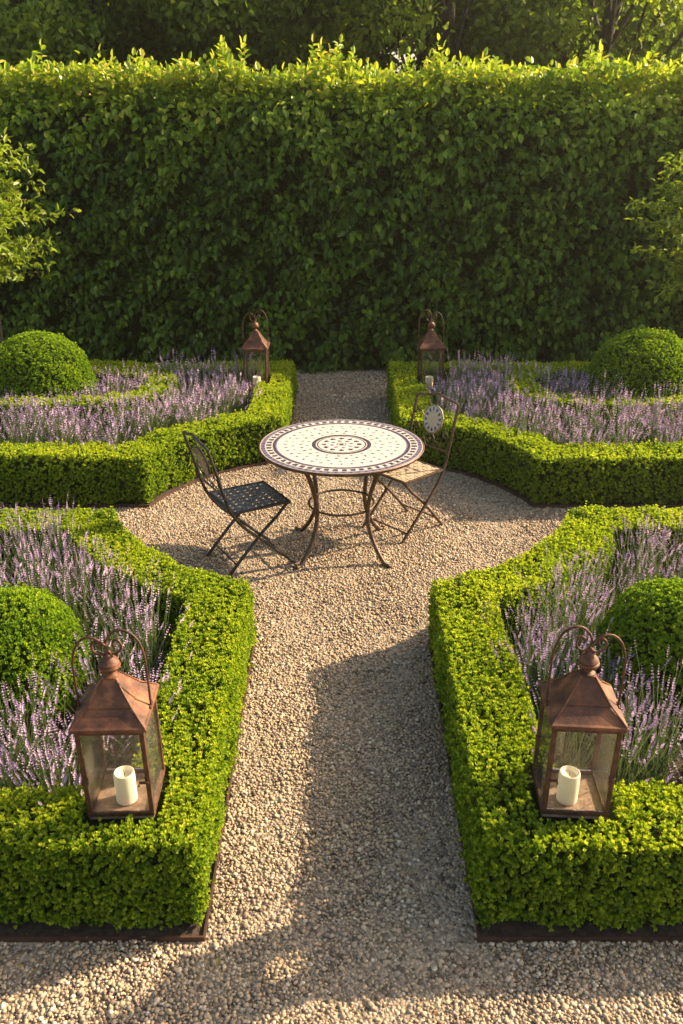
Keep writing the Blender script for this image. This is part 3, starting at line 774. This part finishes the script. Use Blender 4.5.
# ------------------------------------------------------------------ young trees behind the balls
def young_tree(x, y, lean, label, seed):
    rs = random.Random(seed); r = empty('young_tree', (x, y, 0)); tag(r, label, 'tree', 'young trees before the tall hedge')
    m = MB(); m.tube(spline([(0, 0, 0), (lean*.3, 0, .6), (lean*.7, 0, 1.2), (lean, 0, 1.9), (lean*1.1, .02, 2.45)], 4), [.022-.018*i/16 for i in range(17)], 8)
    P = []; Dd = []
    for i in range(95):
        z = rs.uniform(1.12, 2.25); a = rs.uniform(0, 6.28); ln = rs.uniform(.3, .85)*(1.15-.75*abs(z-1.6)); c = Vector((lean*min(z/1.9, 1.1), 0, z))
        e = c+Vector((math.cos(a)*ln, math.sin(a)*ln, rs.uniform(-.02, .26))); q = spline([c, c.lerp(e, .5)+Vector((0, 0, .05)), e], 5)
        m.tube(q, [.0055-.004*k/10 for k in range(11)], 5)
        k = 34
        for j in range(k):
            u = .2+.8*j/(k-1)+rs.uniform(-.02, .02); idx = min(int(u*10), 10); pt = q[idx]+Vector([rs.uniform(-.035, .035) for _ in range(3)])
            P.append(pt); Dd.append((e-c).normalized()*.5+Vector([rs.uniform(-1, 1) for _ in range(3)])*.8+Vector((0, 0, -.1)))
    m.build('trunk', M['stem'], r)
    P = np.array(P); n = len(P); A = Acc()
    l = rng.uniform(.05, .09, n); v, f = leafmesh(P, np.array(Dd), nrm(rndv(n)+np.array([0, 0, 1.])), l, l*.42, .25, .2)
    A.add(v, f, np.repeat(np.clip(rng.normal(.55, .2, n), 0, 1), 6)); A.build('crown', M['young'], r)
young_tree(-3.36, 8.60, .06, 'slender young tree with airy light green crown at the left edge of the photo', 3)
young_tree(3.42, 8.62, .06, 'slender young tree with airy light green crown at the right edge of the photo', 8)

# ------------------------------------------------------------------ woodland trees beyond the hedge
def tree_mesh(seed, H, rad):
    rs = random.Random(seed); r = empty('broadleaf_tree')
    m = MB(); bx = rs.uniform(-.4, .4)
    tp = spline([(0, 0, 0), (bx*.2, 0, H*.2), (bx, .1, H*.5), (bx*.6, 0, H*.9)], 5)
    m.tube(tp, [.20-.17*i/(len(tp)-1) for i in range(len(tp))], 9)
    C = []
    for i in range(64):
        z = rs.uniform(.16, 1)*H; prof = math.sin(min(1, (z/H-.05)/.95)*math.pi)**.5 if z < H*.97 else .35
        a = rs.uniform(0, 6.28); q = rad*max(prof, .3)*rs.uniform(.35, 1.0)
        C.append((Vector((bx*.6+math.cos(a)*q, math.sin(a)*q, z)), rs.uniform(.35, .75)))
    for c, s in C[:34]:
        b = tp[min(len(tp)-1, max(2, int((c.z-.8)/H*len(tp))))]; m.tube(spline([b, b.lerp(c, .5)+Vector((0, 0, .2)), c], 4), [.05-.04*k/8 for k in range(9)], 6)
    m.build('trunk', M['bark'], r)
    A = Acc()
    for c, s in C:
        n = int(330*s*s/.3); d = rndv(n)*(rng.uniform(0, 1, (n, 1))**.45)*np.array([s*1.25, s*1.25, s*.75]); P = np.array(c)+d+.08*rng.normal(size=(n, 3))
        l = rng.uniform(.07, .13, n); v, f = leafmesh(P, nrm(rndv(n)+np.array([0, 0, -.3])), nrm(rndv(n)+np.array([0, 0, .9])), l, l*.62, .2, .15)
        A.add(v, f, np.repeat(np.clip(rs.uniform(.2, .7)+rng.normal(size=n)*.15, 0, 1), 6))
    A.build('crown', M['tree'], r)
    return r
protos = [tree_mesh(s, H, rd) for s, H, rd in ((1, 7.2, 2.1), (2, 6.6, 2.3), (5, 7.8, 2.0))]
spots = []
for row, (y, nn, x0, dx) in enumerate(((14.6, 8, -9.6, 2.75), (18.2, 9, -12.5, 3.1), (23, 10, -16.5, 3.6), (29, 10, -17.2, 3.2))):
    for i in range(nn):
        if x0+dx*i > (4.6, 7.6, 13, 9)[row]: random.random(); random.random(); continue
        spots.append((x0+dx*i+random.uniform(-.5, .5), y+random.uniform(-.8, .8), row, i, nn))
used = [False]*3
rown = ['front', 'middle', 'rear', 'farthest']
ordn = ['first', 'second', 'third', 'fourth', 'fifth', 'sixth', 'seventh', 'eighth', 'ninth', 'tenth']
for q, (x, y, row, i, nn) in enumerate(spots):
    k = (q*2+row) % 3
    o = protos[k] if not used[k] else copy_tree(protos[k]); used[k] = True
    o.location = (x, y, 0); o.rotation_euler = (0, 0, random.uniform(0, 6.28)); s = random.uniform(.92, 1.15)*(1+.12*row); o.scale = (s, s, s)
    tag(o, '%s tree from the left in the %s dark row beyond the tall hedge' % (ordn[i], rown[row]), 'tree', 'trees beyond the tall hedge')

# ------------------------------------------------------------------ light
SD = Vector((1.64, .66, 1.0)).normalized()      # towards the sun
w = bpy.data.worlds.new('World'); S.world = w; w.use_nodes = True; nt = w.node_tree
sky = nt.nodes.new('ShaderNodeTexSky'); sky.sky_type = 'NISHITA'; sky.sun_disc = False
sky.sun_elevation = math.asin(SD.z); sky.sun_rotation = math.atan2(SD.x, SD.y); sky.dust_density = 3.0; sky.air_density = 1.2
bg = nt.nodes['Background']; tint = N_(nt, 'ShaderNodeMix', data_type='RGBA', blend_type='MULTIPLY'); tint.inputs[0].default_value = 1; tint.inputs[7].default_value = (1.10, 1.0, .88, 1)
nt.links.new(sky.outputs[0], tint.inputs[6]); nt.links.new(tint.outputs[2], bg.inputs[0]); bg.inputs[1].default_value = .10
sl = bpy.data.lights.new('sun', 'SUN'); sl.energy = 4.8; sl.angle = R(.6); sl.color = (1.0, .79, .54)
so = bpy.data.objects.new('sun', sl); COL.objects.link(so); so.rotation_euler = SD.to_track_quat('Z', 'Y').to_euler()

# ------------------------------------------------------------------ warm evening air
hz = MB().box(-30, 30, -6, 30, -1, 14).build('haze', M['ground'], None, False); tag(hz, 'thin golden evening haze in the air', kind='stuff')
m = bpy.data.materials.new('haze'); m.use_nodes = True; nt = m.node_tree; nt.nodes.clear()
pv = nt.nodes.new('ShaderNodeVolumePrincipled'); ou = nt.nodes.new('ShaderNodeOutputMaterial'); nt.links.new(pv.outputs[0], ou.inputs['Volume'])
pv.inputs['Color'].default_value = (1, .93, .78, 1); pv.inputs['Density'].default_value = .0012; pv.inputs['Anisotropy'].default_value = .55
hz.data.materials.clear(); hz.data.materials.append(m)

# ------------------------------------------------------------------ camera
cam = bpy.data.cameras.new('camera'); co = bpy.data.objects.new('camera', cam); COL.objects.link(co); S.camera = co
co.location = (0, 0, 2.58); co.rotation_euler = (R(90-23.7), 0, 0)
cam.sensor_fit = 'VERTICAL'; cam.sensor_height = 36; cam.lens = 30.94; cam.clip_end = 1200; cam.clip_start = .05
cam.dof.use_dof = True; cam.dof.focus_distance = 4.6; cam.dof.aperture_fstop = 7
S.view_settings.view_transform = 'Standard'; S.view_settings.look = 'None'; S.view_settings.gamma = 1; S.view_settings.exposure = 1.52
S.cycles.max_bounces = 8; S.cycles.transparent_max_bounces = 16
